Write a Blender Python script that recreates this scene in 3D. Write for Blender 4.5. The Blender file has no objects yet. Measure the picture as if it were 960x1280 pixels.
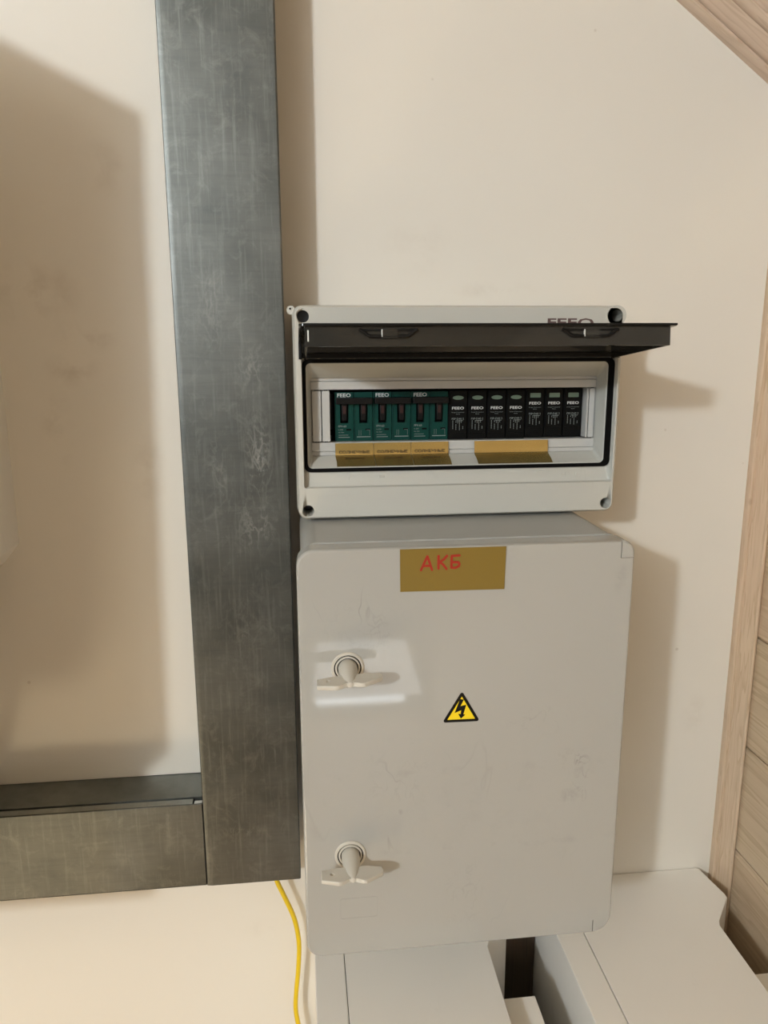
import bpy, bmesh, math, random
from mathutils import Vector, Matrix
random.seed(4)
C = bpy.context.scene.collection
S = bpy.context.scene
PI = math.pi
Z0 = 1.45                      # eye height; everything below is written relative to the eye and lifted at the end

# ------------------------------------------------------------------ camera
cam = bpy.data.objects.new('camera', bpy.data.cameras.new('camera'))
C.objects.link(cam)
cam.data.sensor_fit = 'HORIZONTAL'; cam.data.sensor_width = 36.0; cam.data.lens = 36.0
cam.data.clip_start = 0.01
RX = Vector((0.99376502, -0.11143248, -0.00372629))
RD = Vector((-0.02706875, -0.20871067, -0.97760275))
RF = Vector((0.10815899, 0.97160828, -0.2104257))
m = Matrix((( RX.x, -RD.x, -RF.x, 0.0), (RX.y, -RD.y, -RF.y, -0.78), (RX.z, -RD.z, -RF.z, 0.0), (0, 0, 0, 1)))
cam.matrix_world = m
S.camera = cam

# ------------------------------------------------------------------ world, lamps, exposure
w = bpy.data.worlds.new('world'); S.world = w; w.use_nodes = True
w.node_tree.nodes['Background'].inputs[0].default_value = (0.9, 0.8, 0.65, 1)
w.node_tree.nodes['Background'].inputs[1].default_value = 0.03
S.view_settings.view_transform = 'Standard'; S.view_settings.look = 'None'
S.view_settings.exposure = 0.0; S.view_settings.gamma = 1.0; S.view_settings.use_curve_mapping = False

def lamp(name, kind, loc, power, color, **kw):
    d = bpy.data.lights.new(name, kind); d.energy = power; d.color = color
    for k, v in kw.items(): setattr(d, k, v)
    o = bpy.data.objects.new(name, d); o.location = loc; C.objects.link(o); return o
KEY = lamp('bulb_light', 'POINT', (-1.28, -2.30, 0.65), 112.0, (0.875, 0.95, 1.0), shadow_soft_size=0.060)
FILL = lamp('ceiling_lamp_light', 'AREA', (-0.55, -1.75, 0.93), 0.5, (1.0, 0.97, 0.92), size=0.5)  # added soft overhead fill; no lamp known there
LOW = lamp('low_lamp_light', 'POINT', (-0.62, -1.05, -1.15), 8.5, (1.0, 0.83, 0.56), shadow_soft_size=0.10)

# ------------------------------------------------------------------ materials
def mat(name, base=(0.5, 0.5, 0.5), rough=0.5, metal=0.0, **kw):
    M = bpy.data.materials.new(name); M.use_nodes = True
    b = M.node_tree.nodes['Principled BSDF']
    b.inputs['Base Color'].default_value = (*base, 1); b.inputs['Roughness'].default_value = rough
    b.inputs['Metallic'].default_value = metal
    for k, v in kw.items(): b.inputs[k].default_value = v
    return M
class G:                        # little node-graph writer
    def __init__(s, M):
        s.t = M.node_tree; s.b = s.t.nodes['Principled BSDF']; s.c = s.n('ShaderNodeTexCoord').outputs['Object']
    def n(s, typ, **kw):
        x = s.t.nodes.new(typ)
        for k, v in kw.items():
            if k.startswith('i_'):
                key = k[2:]; x.inputs[int(key) if key.isdigit() else key].default_value = v
            else: setattr(x, k, v)
        return x
    def l(s, a, b): s.t.links.new(a, b)
    def map(s, scale=(1, 1, 1), loc=(0, 0, 0), rot=(0, 0, 0), src=None):
        x = s.n('ShaderNodeMapping'); x.inputs['Scale'].default_value = scale
        x.inputs['Location'].default_value = loc; x.inputs['Rotation'].default_value = rot
        s.l(src or s.c, x.inputs[0]); return x.outputs[0]
    def noise(s, v, scale, detail=3, rough=0.5, dist=0.0):
        x = s.n('ShaderNodeTexNoise'); x.inputs['Scale'].default_value = scale; x.inputs['Detail'].default_value = detail
        x.inputs['Roughness'].default_value = rough; x.inputs['Distortion'].default_value = dist; s.l(v, x.inputs['Vector']); return x.outputs[0]
    def ramp(s, f, stops):
        x = s.n('ShaderNodeValToRGB'); e = x.color_ramp.elements
        while len(e) < len(stops): e.new(0.5)
        for q, (p, c) in zip(e, stops):
            q.position = p; q.color = (*c, 1) if isinstance(c, tuple) else (c, c, c, 1)
        s.l(f, x.inputs[0]); return x.outputs[0]
    def math(s, op, a, b=None):
        x = s.n('ShaderNodeMath', operation=op)
        for i, q in enumerate((a, b)):
            if q is None: continue
            if isinstance(q, (int, float)): x.inputs[i].default_value = q
            else: s.l(q, x.inputs[i])
        return x.outputs[0]
    def mix(s, f, a, b):
        x = s.n('ShaderNodeMix', data_type='RGBA')
        if isinstance(f, (int, float)): x.inputs[0].default_value = f
        else: s.l(f, x.inputs[0])
        for i, q in ((6, a), (7, b)):
            if isinstance(q, tuple): x.inputs[i].default_value = (*q, 1)
            else: s.l(q, x.inputs[i])
        return x.outputs[2]
    def bump(s, f, strength=0.2, dist=0.001):
        x = s.n('ShaderNodeBump'); x.inputs['Strength'].default_value = strength; x.inputs['Distance'].default_value = dist
        s.l(f, x.inputs['Height']); s.l(x.outputs[0], s.b.inputs['Normal'])
    def blob(s, c, r, soft=0.5):      # (c is given relative to the eye; s.o is the thing's origin) 1 inside an ellipse at c (x,z) with radii r
        o_ = getattr(s, 'o', (0, 0)); c = (c[0] - o_[0], c[1] - o_[1])
        v = s.map(scale=(1 / r[0], 0, 1 / r[1]), loc=(-c[0] / r[0], 0, -c[1] / r[1]))
        x = s.n('ShaderNodeVectorMath', operation='LENGTH'); s.l(v, x.inputs[0])
        return s.ramp(x.outputs['Value'], [(soft, 1.0), (1.0, 0.0)])
    def ridge(s, v, scale, width, detail=2, dist=0.0):   # thin wandering lines
        n = s.noise(v, scale, detail, 0.5, dist); a = s.math('ABSOLUTE', s.math('SUBTRACT', n, 0.5))
        return s.ramp(a, [(0.0, 1.0), (width, 0.0)])

def wall_paint(name, base=(0.80, 0.77, 0.705), stains=True):
    M = mat(name, base, 0.55); g = G(M)
    n1 = g.noise(g.c, 1.3, 3); col = g.mix(g.ramp(n1, [(0.35, 0.0), (0.7, 1.0)]), base, tuple(b * k for b, k in zip(base, (0.97, 0.955, 0.92))))
    if stains:
        dirt = (0.36, 0.28, 0.19)
        grime = g.ramp(g.noise(g.c, 26, 4, 0.6), [(0.45, 0.0), (0.75, 1.0)])
        for c, r, k in (((-0.245, 0.05), (0.05, 0.035), 0.45), ((-0.215, -0.02), (0.03, 0.02), 0.5), ((-0.20, 0.01), (0.035, 0.02), 0.4), ((-0.235, -0.075), (0.02, 0.05), 0.35),
                        ((-0.17, 0.16), (0.03, 0.03), 0.25), ((-0.15, -0.12), (0.02, 0.04), 0.3), ((0.20, 0.055), (0.05, 0.01), 0.3), ((-0.06, -0.66), (0.03, 0.02), 0.12),
                        ((0.45, -0.42), (0.02, 0.03), 0.2), ((0.12, 0.095), (0.04, 0.03), 0.15)):
            f = g.math('MULTIPLY', g.math('MULTIPLY', g.blob(c, r, 0.1), grime), k); col = g.mix(f, col, dirt)
        sp = g.n('ShaderNodeTexVoronoi'); sp.inputs['Scale'].default_value = 16; g.l(g.c, sp.inputs['Vector'])
        col = g.mix(g.math('MULTIPLY', g.ramp(sp.outputs['Distance'], [(0.020, 1.0), (0.035, 0.0)]), 0.3), col, dirt)
    g.l(col, g.b.inputs['Base Color']); g.bump(g.noise(g.c, 45, 3), 0.10, 0.0006)
    return M

def pine(name, axis, light=(0.62, 0.50, 0.345), dark=(0.44, 0.33, 0.205), rough=0.5, freq=30):
    M = mat(name, light, rough); g = G(M)
    oi = g.n('ShaderNodeObjectInfo'); add = g.n('ShaderNodeVectorMath', operation='ADD'); sc = g.n('ShaderNodeVectorMath', operation='SCALE')
    cmb = g.n('ShaderNodeCombineXYZ'); 
    for i in range(3): g.l(oi.outputs['Random'], cmb.inputs[i])
    g.l(cmb.outputs[0], sc.inputs[0]); sc.inputs['Scale'].default_value = 7.0
    g.l(g.c, add.inputs[0]); g.l(sc.outputs[0], add.inputs[1])
    s = [1, 1, 1]; s['xyz'.index(axis)] = 0.06
    v = g.map(scale=tuple(s), src=add.outputs[0])
    n = g.noise(v, freq, 3, 0.55, 0.6 if freq < 40 else 0.15)
    ringy = g.math('FRACT', g.math('MULTIPLY', n, 9.0))
    col = g.mix(g.ramp(ringy, [(0.0, 0.0), (0.65, 0.35), (0.92, 1.0), (1.0, 0.1)]), light, dark)
    fine = g.noise(v, 420, 2); col = g.mix(g.ramp(fine, [(0.45, 0.0), (0.8, 0.35)]), col, dark)
    pink = g.noise(add.outputs[0], 5, 2); col = g.mix(g.ramp(pink, [(0.4, 0.0), (0.75, 0.35)]), col, (0.62, 0.42, 0.31))
    k = g.n('ShaderNodeTexVoronoi'); k.inputs['Scale'].default_value = 7; g.l(add.outputs[0], k.inputs['Vector'])
    col = g.mix(g.ramp(k.outputs['Distance'], [(0.03, 0.8), (0.06, 0.0)]), col, (0.20, 0.11, 0.05))
    g.l(col, g.b.inputs['Base Color']); g.bump(ringy, 0.15, 0.0004)
    return M

def steel(name='galvanised_steel', k=1.0, spots=True):
    M = mat(name, (0.30, 0.32, 0.33), 0.45, 1.0); g = G(M); g.o = (-0.059, -0.55)
    big = g.noise(g.c, 9, 4, 0.6); col = g.mix(g.ramp(big, [(0.35, 0.0), (0.68, 1.0)]), tuple(k * q for q in (0.10, 0.106, 0.10)), tuple(k * q for q in (0.165, 0.172, 0.163)))
    brush = g.noise(g.map(scale=(6, 6, 90)), 3, 4, 0.7); col = g.mix(g.ramp(brush, [(0.45, 0.0), (0.8, 0.35)]), col, (0.08, 0.09, 0.09))
    vs = g.noise(g.map(scale=(110, 1, 6)), 2, 4, 0.75); col = g.mix(g.ramp(vs, [(0.52, 0.0), (0.75, 0.45)]), col, (0.25, 0.26, 0.25))
    fl = g.noise(g.c, 60, 5, 0.75, 0.8); col = g.mix(g.ramp(fl, [(0.52, 0.0), (0.80, 0.4)]), col, (0.28, 0.285, 0.27))
    ox = g.math('MULTIPLY', g.ridge(g.map(scale=(1.6, 1, 0.8)), 48, 0.04, 6, 0.4), 0.7)
    spot = None
    for c, r, kk in (((-0.037, -0.10), (0.016, 0.055), 0.8), ((-0.042, -0.165), (0.024, 0.035), 0.7), ((-0.075, -0.12), (0.018, 0.05), 0.4), ((-0.040, -0.02), (0.022, 0.03), 0.5), ((-0.075, 0.03), (0.02, 0.05), 0.3), ((-0.055, -0.27), (0.03, 0.05), 0.25), ((-0.07, -0.49), (0.03, 0.010), 0.4)):
        b = g.math('MULTIPLY', g.blob(c, r, 0.1), kk if spots else 0.0); spot = b if spot is None else g.math('MAXIMUM', spot, b)
    flk = g.ramp(g.noise(g.map(scale=(1.5, 1, 0.8)), 130, 6, 0.8, 0.3), [(0.53, 0.0), (0.66, 1.0)])
    f = g.math('MULTIPLY', g.math('MULTIPLY', g.math('MAXIMUM', ox, flk), spot), 0.8)
    col = g.mix(f, col, (0.42, 0.42, 0.39))
    dk = g.math('MULTIPLY', g.ramp(g.noise(g.c, 16, 3), [(0.55, 0.0), (0.75, 1.0)]), 0.35); col = g.mix(dk, col, (0.07, 0.078, 0.078))
    g.l(col, g.b.inputs['Base Color'])
    r = g.math('ADD', g.math('MULTIPLY', big, 0.18), g.math('MULTIPLY', f, 0.3)); g.l(g.math('ADD', r, 0.36), g.b.inputs['Roughness'])
    g.bump(g.noise(g.map(scale=(8, 8, 60)), 5, 3), 0.06, 0.0004)
    return M

def scuffed_plastic(name, base, rough, marks, origin=(0, 0)):
    M = mat(name, base, rough); g = G(M); g.o = origin; col = base
    n = g.noise(g.c, 5, 3); col = g.mix(g.ramp(n, [(0.3, 0.0), (0.75, 1.0)]), base, tuple(b * 0.955 for b in base))
    fine = g.math('MULTIPLY', g.ridge(g.map(scale=(1, 1, 0.7), rot=(0, 0.5, 0)), 95, 0.035, 6, 0.6), g.ramp(g.noise(g.c, 60, 3), [(0.42, 0.0), (0.60, 1.0)])); line = g.ridge(g.map(scale=(1, 1, 0.5), rot=(0, 0.4, 0)), 16, 0.008, 3, 0.5)
    blot = g.ramp(g.noise(g.c, 45, 4, 0.7), [(0.5, 0.0), (0.72, 1.0)])
    mark = None
    for c, r, k, kind in marks:
        src = {'f': fine, 'l': line, 'b': blot}[kind]
        q = g.math('MULTIPLY', g.math('MULTIPLY', g.blob(c, r, 0.15), src), k); mark = q if mark is None else g.math('MAXIMUM', mark, q)
    sc = g.math('MULTIPLY', line, g.ramp(g.noise(g.c, 9, 1), [(0.60, 0.0), (0.70, 0.12)])); mark = g.math('MAXIMUM', mark, sc) if mark is not None else sc
    col = g.mix(mark, col, tuple(b * 0.45 for b in base))
    g.l(col, g.b.inputs['Base Color'])
    g.l(g.math('ADD', g.math('MULTIPLY', mark, 0.3), rough), g.b.inputs['Roughness'])
    g.bump(g.noise(g.c, 9, 2), 0.02, 0.0006)
    return M

M = {}
M['wall'] = wall_paint('cream_wall_paint'); M['wall2'] = wall_paint('plain_wall_paint', (0.30, 0.30, 0.30), stains=False)
M['pine_y'] = pine('pine_planks', 'y', (0.61, 0.49, 0.34), (0.48, 0.365, 0.235), freq=26); M['pine_z'] = pine('pine_corner_trim', 'z', (0.64, 0.50, 0.36), (0.51, 0.375, 0.25), freq=75)
M['pine_x'] = pine('pine_ceiling_trim', 'x', (0.66, 0.53, 0.42), (0.57, 0.44, 0.33), freq=45)
M['floor'] = pine('floor_boards', 'y', (0.42, 0.27, 0.13), (0.28, 0.17, 0.08), 0.4)
M['steel'] = steel(); M['steel3'] = steel('bright_steel_lip', 3.0, False); M['steel2'] = steel('galvanised_steel_duller', 1.9, False); M['darkwood'] = pine('dark_stained_wood', 'z', (0.035, 0.022, 0.010), (0.02, 0.012, 0.006), 0.7)  # two brightened steel copies; last dark tone painted for shade in the gap
DOORM = (((0.232, -0.350), (0.014, 0.016), 0.55, 'f'), ((0.238, -0.372), (0.012, 0.020), 0.60, 'f'), ((0.222, -0.345), (0.018, 0.010), 0.45, 'b'), ((0.226, -0.383), (0.012, 0.010), 0.50, 'b'), ((0.212, -0.405), (0.010, 0.030), 0.6, 'l'),
         ((0.13, -0.352), (0.22, 0.007), 0.22, 'b'), ((0.16, -0.425), (0.20, 0.006), 0.20, 'b'), ((0.195, -0.310), (0.035, 0.016), 0.25, 'f'), ((0.180, -0.330), (0.010, 0.030), 0.5, 'l'), ((0.075, -0.36), (0.04, 0.05), 0.16, 'f'),
         ((0.035, -0.20), (0.03, 0.02), 0.6, 'l'), ((0.05, -0.22), (0.04, 0.03), 0.22, 'f'), ((0.135, -0.47), (0.03, 0.05), 0.16, 'f'), ((0.26, -0.185), (0.008, 0.020), 0.25, 'b'), ((0.065, -0.38), (0.02, 0.05), 0.7, 'l'), ((0.14, -0.39), (0.12, 0.08), 0.10, 'b'))
M['door'] = scuffed_plastic('enclosure_door_plastic', (0.42, 0.42, 0.395), 0.045, DOORM, (0.134, -0.5245))
M['encl'] = mat('enclosure_body_plastic', (0.40, 0.40, 0.375), 0.3)
M['box'] = scuffed_plastic('distribution_box_plastic', (0.56, 0.56, 0.515), 0.33, (((0.1, -0.11), (0.1, 0.01), 0.2, 'b'),), (0.146, -0.1535))
M['panel'] = mat('inner_panel_plastic', (0.54, 0.54, 0.52), 0.35)
M['white'] = scuffed_plastic('battery_case_paint', (0.90, 0.88, 0.83), 0.42, (((0.1, -0.2), (0.1, 0.02), 0.1, 'b'),))
M['handle'] = mat('handle_plastic', (0.56, 0.54, 0.48), 0.3)
M['black'] = mat('black_plastic', (0.005, 0.005, 0.005), 0.4, **{'Specular IOR Level': 0.2}); M['rubber'] = mat('black_gasket_rubber', (0.003, 0.003, 0.003), 0.7, **{'Specular IOR Level': 0.1})
M['spd'] = mat('black_module_plastic', (0.004, 0.0045, 0.0045), 0.5, **{'Specular IOR Level': 0.12})
M['green'] = mat('green_breaker_plastic', (0.004, 0.050, 0.040), 0.45, **{'Specular IOR Level': 0.15}); M['dgreen'] = mat('dark_green_top', (0.003, 0.03, 0.025), 0.4, **{'Specular IOR Level': 0.15})
M['print'] = mat('white_print', (0.70, 0.72, 0.70), 0.5); M['dimprint'] = mat('grey_print', (0.26, 0.30, 0.29), 0.5)
M['gold'] = mat('gold_laminate', (0.58, 0.43, 0.16), 0.27, 0.85); M['gold2'] = mat('gold_plate_laminate', (0.23, 0.155, 0.028), 0.35, 0.1)
M['ink'] = mat('dark_brown_ink', (0.03, 0.015, 0.005), 0.5); M['red'] = mat('red_marker_ink', (0.36, 0.022, 0.008), 0.5)
M['yellow'] = mat('warning_yellow', (0.90, 0.68, 0.01), 0.4); M['cable'] = mat('yellow_cable_sheath', (0.80, 0.56, 0.01), 0.35)
M['lens'] = mat('pale_green_indicator', (0.13, 0.20, 0.15), 0.3); M['lens2'] = mat('grey_indicator', (0.30, 0.33, 0.28), 0.3)
M['screw'] = mat('dark_screw_metal', (0.10, 0.10, 0.10), 0.4, 0.8); M['cavity'] = mat('dark_cavity', (0.008, 0.008, 0.008), 0.9, **{'Specular IOR Level': 0.0})
M['redflag'] = mat('dark_red_toggle_mark', (0.030, 0.006, 0.006), 0.4)
M['grey'] = mat('grey_fitting_plastic', (0.40, 0.38, 0.34), 0.45)
M['feeo'] = mat('dark_logo_print', (0.10, 0.06, 0.055), 0.5)
def smoked():
    X = bpy.data.materials.new('smoked_clear_plastic'); X.use_nodes = True; t = X.node_tree; t.nodes.clear()
    o = t.nodes.new('ShaderNodeOutputMaterial'); tr = t.nodes.new('ShaderNodeBsdfTransparent'); tr.inputs[0].default_value = (0.40, 0.39, 0.37, 1)
    gl = t.nodes.new('ShaderNodeBsdfGlossy'); gl.inputs['Roughness'].default_value = 0.08; gl.inputs['Color'].default_value = (1, 1, 1, 1)
    df = t.nodes.new('ShaderNodeBsdfDiffuse'); df.inputs[0].default_value = (0.05, 0.05, 0.045, 1)
    m1 = t.nodes.new('ShaderNodeMixShader'); m1.inputs[0].default_value = 0.45; m2 = t.nodes.new('ShaderNodeMixShader'); fr = t.nodes.new('ShaderNodeFresnel'); fr.inputs[0].default_value = 1.45
    t.links.new(tr.outputs[0], m1.inputs[1]); t.links.new(df.outputs[0], m1.inputs[2]); t.links.new(fr.outputs[0], m2.inputs[0])
    t.links.new(m1.outputs[0], m2.inputs[1]); t.links.new(gl.outputs[0], m2.inputs[2]); t.links.new(m2.outputs[0], o.inputs[0]); return X
M['smoke'] = smoked()
def glow(name, col, strength):
    X = mat(name, (0.1, 0.1, 0.1), 0.1); b = X.node_tree.nodes['Principled BSDF']
    b.inputs['Emission Color'].default_value = (*col, 1); b.inputs['Emission Strength'].default_value = strength; return X
M['pane'] = glow('daylit_window_pane', (0.90, 0.90, 0.90), 3.0)  # emission added for the patch mirrored in the door
M['snow'] = glow('bright_lower_pane', (0.85, 0.93, 1.0), 9.0)  # stronger added glow for the streak in that reflection

# ------------------------------------------------------------------ mesh helpers
def obj(name, bm, material, parent=None, smooth=35):
    me = bpy.data.meshes.new(name); bmesh.ops.recalc_face_normals(bm, faces=bm.faces); bm.to_mesh(me); bm.free()
    if material is not None: me.materials.append(material)
    if smooth:
        for p in me.polygons: p.use_smooth = True
        me.set_sharp_from_angle(angle=math.radians(smooth))
    o = bpy.data.objects.new(name, me); C.objects.link(o)
    if smooth: wn_ = o.modifiers.new('weighted', 'WEIGHTED_NORMAL'); wn_.keep_sharp = True
    if parent is not None: o.parent = parent
    return o
def tag(o, label, cat, group=None):
    o['label'] = label; o['category'] = cat
    if group: o['group'] = group
    return o
def thing(name, label, cat, loc=(0, 0, 0), group=None):
    o = bpy.data.objects.new(name, None); o.empty_display_size = 0.02; C.objects.link(o); o.location = loc; return tag(o, label, cat, group)
def struct(name, bm, material, parent=None):
    o = obj(name, bm, material, parent, 0)
    if parent is None: o['kind'] = 'structure'
    return o
def box(x0, x1, y0, y1, z0, z1, bev=0.0, seg=2, bm=None):
    new = bmesh.new(); bmesh.ops.create_cube(new, size=1.0)
    for v in new.verts:
        v.co = Vector(((x0 + x1) / 2 + v.co.x * (x1 - x0), (y0 + y1) / 2 + v.co.y * (y1 - y0), (z0 + z1) / 2 + v.co.z * (z1 - z0)))
    if bev > 0: bmesh.ops.bevel(new, geom=list(new.edges), offset=bev, segments=seg, profile=0.6, affect='EDGES')
    return join(bm, new)
def join(bm, new):
    if bm is None: return new
    t = bpy.data.meshes.new('tmp'); new.to_mesh(t); new.free(); bm.from_mesh(t); bpy.data.meshes.remove(t); return bm
def rr(x0, x1, z0, z1, r, n=5):
    """rounded rectangle loop in x,z, counter-clockwise; r = one radius or four (bl, br, tr, tl)"""
    R = r if isinstance(r, (tuple, list)) else (r,) * 4; pts = []
    for (cx, cz, q, a0) in ((x0, z0, R[0], PI), (x1, z0, R[1], 1.5 * PI), (x1, z1, R[2], 0), (x0, z1, R[3], 0.5 * PI)):
        ox = cx + (q if cx == x0 else -q); oz = cz + (q if cz == z0 else -q)
        for i in range(n + 1):
            a = a0 + 0.5 * PI * i / n; pts.append((ox + q * math.cos(a), oz + q * math.sin(a)))
    return pts
def loft(rings, closed=False, cap0=False, cap1=False, bm=None):
    """rings: list of (points_xz, y) with equal counts"""
    new = bmesh.new(); V = []
    for pts, y in rings: V.append([new.verts.new((p[0], y, p[1])) for p in pts])
    pairs = list(zip(V[:-1], V[1:])) + ([(V[-1], V[0])] if closed else [])
    for a, b in pairs:
        n = len(a)
        for i in range(n):
            j = (i + 1) % n
            new.faces.new((a[i], a[j], b[j], b[i]))
    if cap0: new.faces.new(V[0])
    if cap1: new.faces.new(V[-1])
    return join(bm, new)
def slab(pts, y0, y1, bev=0.0, seg=3, bm=None, keep=None):
    """solid from an x,z outline between y0 (back) and y1 (front), front rim bevelled"""
    new = bmesh.new(); a = [new.verts.new((p[0], y0, p[1])) for p in pts]; b = [new.verts.new((p[0], y1, p[1])) for p in pts]
    n = len(pts)
    for i in range(n): new.faces.new((a[i], a[(i + 1) % n], b[(i + 1) % n], b[i]))
    new.faces.new(a); f = new.faces.new(b)
    if bev > 0:
        ed = [e for e in f.edges if keep is None or keep((e.verts[0].co + e.verts[1].co) / 2)]
        bmesh.ops.bevel(new, geom=ed, offset=bev, segments=seg, profile=0.5, affect='EDGES')
    return join(bm, new)
def cyl(c, r, depth, axis='y', n=28, r2=None, bm=None):
    new = bmesh.new(); bmesh.ops.create_cone(new, cap_ends=True, segments=n, radius1=r, radius2=r if r2 is None else r2, depth=depth)
    if axis == 'y': bmesh.ops.rotate(new, verts=new.verts, matrix=Matrix.Rotation(PI / 2, 3, 'X'))   # +z end goes to -y
    if axis == 'x': bmesh.ops.rotate(new, verts=new.verts, matrix=Matrix.Rotation(PI / 2, 3, 'Y'))
    bmesh.ops.translate(new, verts=new.verts, vec=c); return join(bm, new)
def lathe(c, prof, n=36, bm=None):
    """profile (radius, y) spun about the y axis through c"""
    new = bmesh.new(); V = []
    for r, y in prof:
        if r < 1e-6: V.append([new.verts.new((c[0], y, c[2]))])
        else: V.append([new.verts.new((c[0] + r * math.cos(2 * PI * i / n), y, c[2] + r * math.sin(2 * PI * i / n))) for i in range(n)])
    for a, b in zip(V[:-1], V[1:]):
        for i in range(n):
            j = (i + 1) % n
            if len(a) == 1: new.faces.new((a[0], b[i], b[j]))
            elif len(b) == 1: new.faces.new((a[i], a[j], b[0]))
            else: new.faces.new((a[i], a[j], b[j], b[i]))
    return join(bm, new)
def tube(pts, r, n=10, sub=6, bm=None):
    P = [Vector(p) for p in pts]; Q = []
    for i in range(len(P) - 1):
        p0 = P[max(i - 1, 0)]; p1 = P[i]; p2 = P[i + 1]; p3 = P[min(i + 2, len(P) - 1)]
        for k in range(sub):
            t = k / sub; Q.append(0.5 * ((2 * p1) + (p2 - p0) * t + (2 * p0 - 5 * p1 + 4 * p2 - p3) * t * t + (3 * p1 - p0 - 3 * p2 + p3) * t ** 3))
    Q.append(P[-1]); new = bmesh.new(); V = []; up = Vector((0.31, 0.9, 0.2)).normalized()
    for i, q in enumerate(Q):
        d = (Q[min(i + 1, len(Q) - 1)] - Q[max(i - 1, 0)]).normalized(); s = d.cross(up).normalized(); u = s.cross(d)
        V.append([new.verts.new(q + r * (math.cos(2 * PI * k / n) * s + math.sin(2 * PI * k / n) * u)) for k in range(n)])
    for a, b in zip(V[:-1], V[1:]):
        for i in range(n): new.faces.new((a[i], a[(i + 1) % n], b[(i + 1) % n], b[i]))
    new.faces.new(V[0]); new.faces.new(V[-1]); return join(bm, new)
def boolean(o, cutter, op='DIFFERENCE'):
    md = o.modifiers.new('b', 'BOOLEAN'); md.operation = op; md.solver = 'EXACT'; md.object = cutter
    dg = bpy.context.evaluated_depsgraph_get(); me = bpy.data.meshes.new_from_object(o.evaluated_get(dg)); o.modifiers.clear(); o.data = me; wn_ = o.modifiers.new('weighted', 'WEIGHTED_NORMAL'); wn_.keep_sharp = True
    bpy.data.objects.remove(cutter); me.set_sharp_from_angle(angle=math.radians(35))
def text_bm(s, x, z, y, h, width=None, bold=0.0, bm=None, align='CENTER', thick=0.00008):
    """flat lettering standing in the x,z plane facing the camera side; h = letter height"""
    cu = bpy.data.curves.new('t', 'FONT'); cu.body = s; cu.size = 1.0; cu.extrude = 0.0; cu.offset = bold; cu.resolution_u = 2
    o = bpy.data.objects.new('t', cu); C.objects.link(o); dg = bpy.context.evaluated_depsgraph_get()
    me = bpy.data.meshes.new_from_object(o.evaluated_get(dg)); bpy.data.objects.remove(o)
    xs = [v.co.x for v in me.vertices]; ys = [v.co.y for v in me.vertices]
    x0, x1, y0, y1 = min(xs), max(xs), min(ys), max(ys); ky = h / (y1 - y0); kx = ky if width is None else width / (x1 - x0)
    ox = x - (kx * (x1 - x0) / 2 if align == 'CENTER' else 0)
    for v in me.vertices: v.co = Vector((ox + (v.co.x - x0) * kx, y, z - h / 2 + (v.co.y - y0) * ky))
    new = bmesh.new(); new.from_mesh(me); bpy.data.meshes.remove(me)
    return join(bm, new)
def stroke(pts, wd, y, bm=None, yth=0.0002):
    """hand-drawn stroke: round-ended flat bar chain in x,z"""
    for k_, (a, b) in enumerate(zip(pts[:-1], pts[1:])):
        stroke.n += 1; yk = y - 0.00003 * stroke.n
        a2 = Vector(a); b2 = Vector(b); d = (b2 - a2).normalized(); nrm = Vector((-d.y, d.x)); out = []
        for i in range(7):
            t = -PI / 2 + PI * i / 6; out.append(b2 + wd / 2 * (math.cos(t) * d + math.sin(t) * nrm))
        for i in range(7):
            t = PI / 2 + PI * i / 6; out.append(a2 + wd / 2 * (math.cos(t) * d + math.sin(t) * nrm))
        bm = slab([(p.x, p.y) for p in out], y + yth, yk, 0, bm=bm)
    return bm
stroke.n = 0
def dup(root, dx=0.0, dz=0.0, label=None, skip=()):
    r = root.copy(); C.objects.link(r); r.location = root.location + Vector((dx, 0, dz))
    if label: r['label'] = label
    for ch in list(root.children):
        c = ch.copy(); C.objects.link(c); c.parent = r
        for g_ in ch.children:
            d = g_.copy(); C.objects.link(d); d.parent = c
    return r

# ------------------------------------------------------------------ the room
FZ = -Z0; XR = 0.504; XL = -2.1; YB = -2.5
SL = -0.695; ca = math.cos(math.atan(SL)); sa = math.sin(math.atan(SL))
def wz(x): return 0.3212 + SL * (x - 0.368)            # wall edge at the slope (lower edge of the moulding)
CEIL = 1.0; OFF = 0.040                                 # the slope ceiling lies a little above that edge
def cz(x): return wz(x) + OFF / ca
XF = 0.368 - (CEIL - 0.3212 - OFF / ca) / -SL          # where the slope meets the flat ceiling
prof = [(XL, FZ), (XR, FZ), (XR, cz(XR)), (XF, CEIL), (XL, CEIL)]
struct('wall_back', slab(prof, 0.06, 0.0), M['wall'])
struct('wall_front', slab(prof, YB - 0.06, YB), M['wall2'])
struct('wall_left', box(XL - 0.06, XL, YB, 0.0, FZ, CEIL), M['wall2'])
fl = struct('floor', box(XL, XR + 0.1, YB, 0.0, FZ - 0.05, FZ), M['floor'])
wr = struct('wall_right', box(XR + 0.016, XR + 0.08, YB, 0.0, FZ, cz(XR) + 0.01), M['pine_y'])
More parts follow.
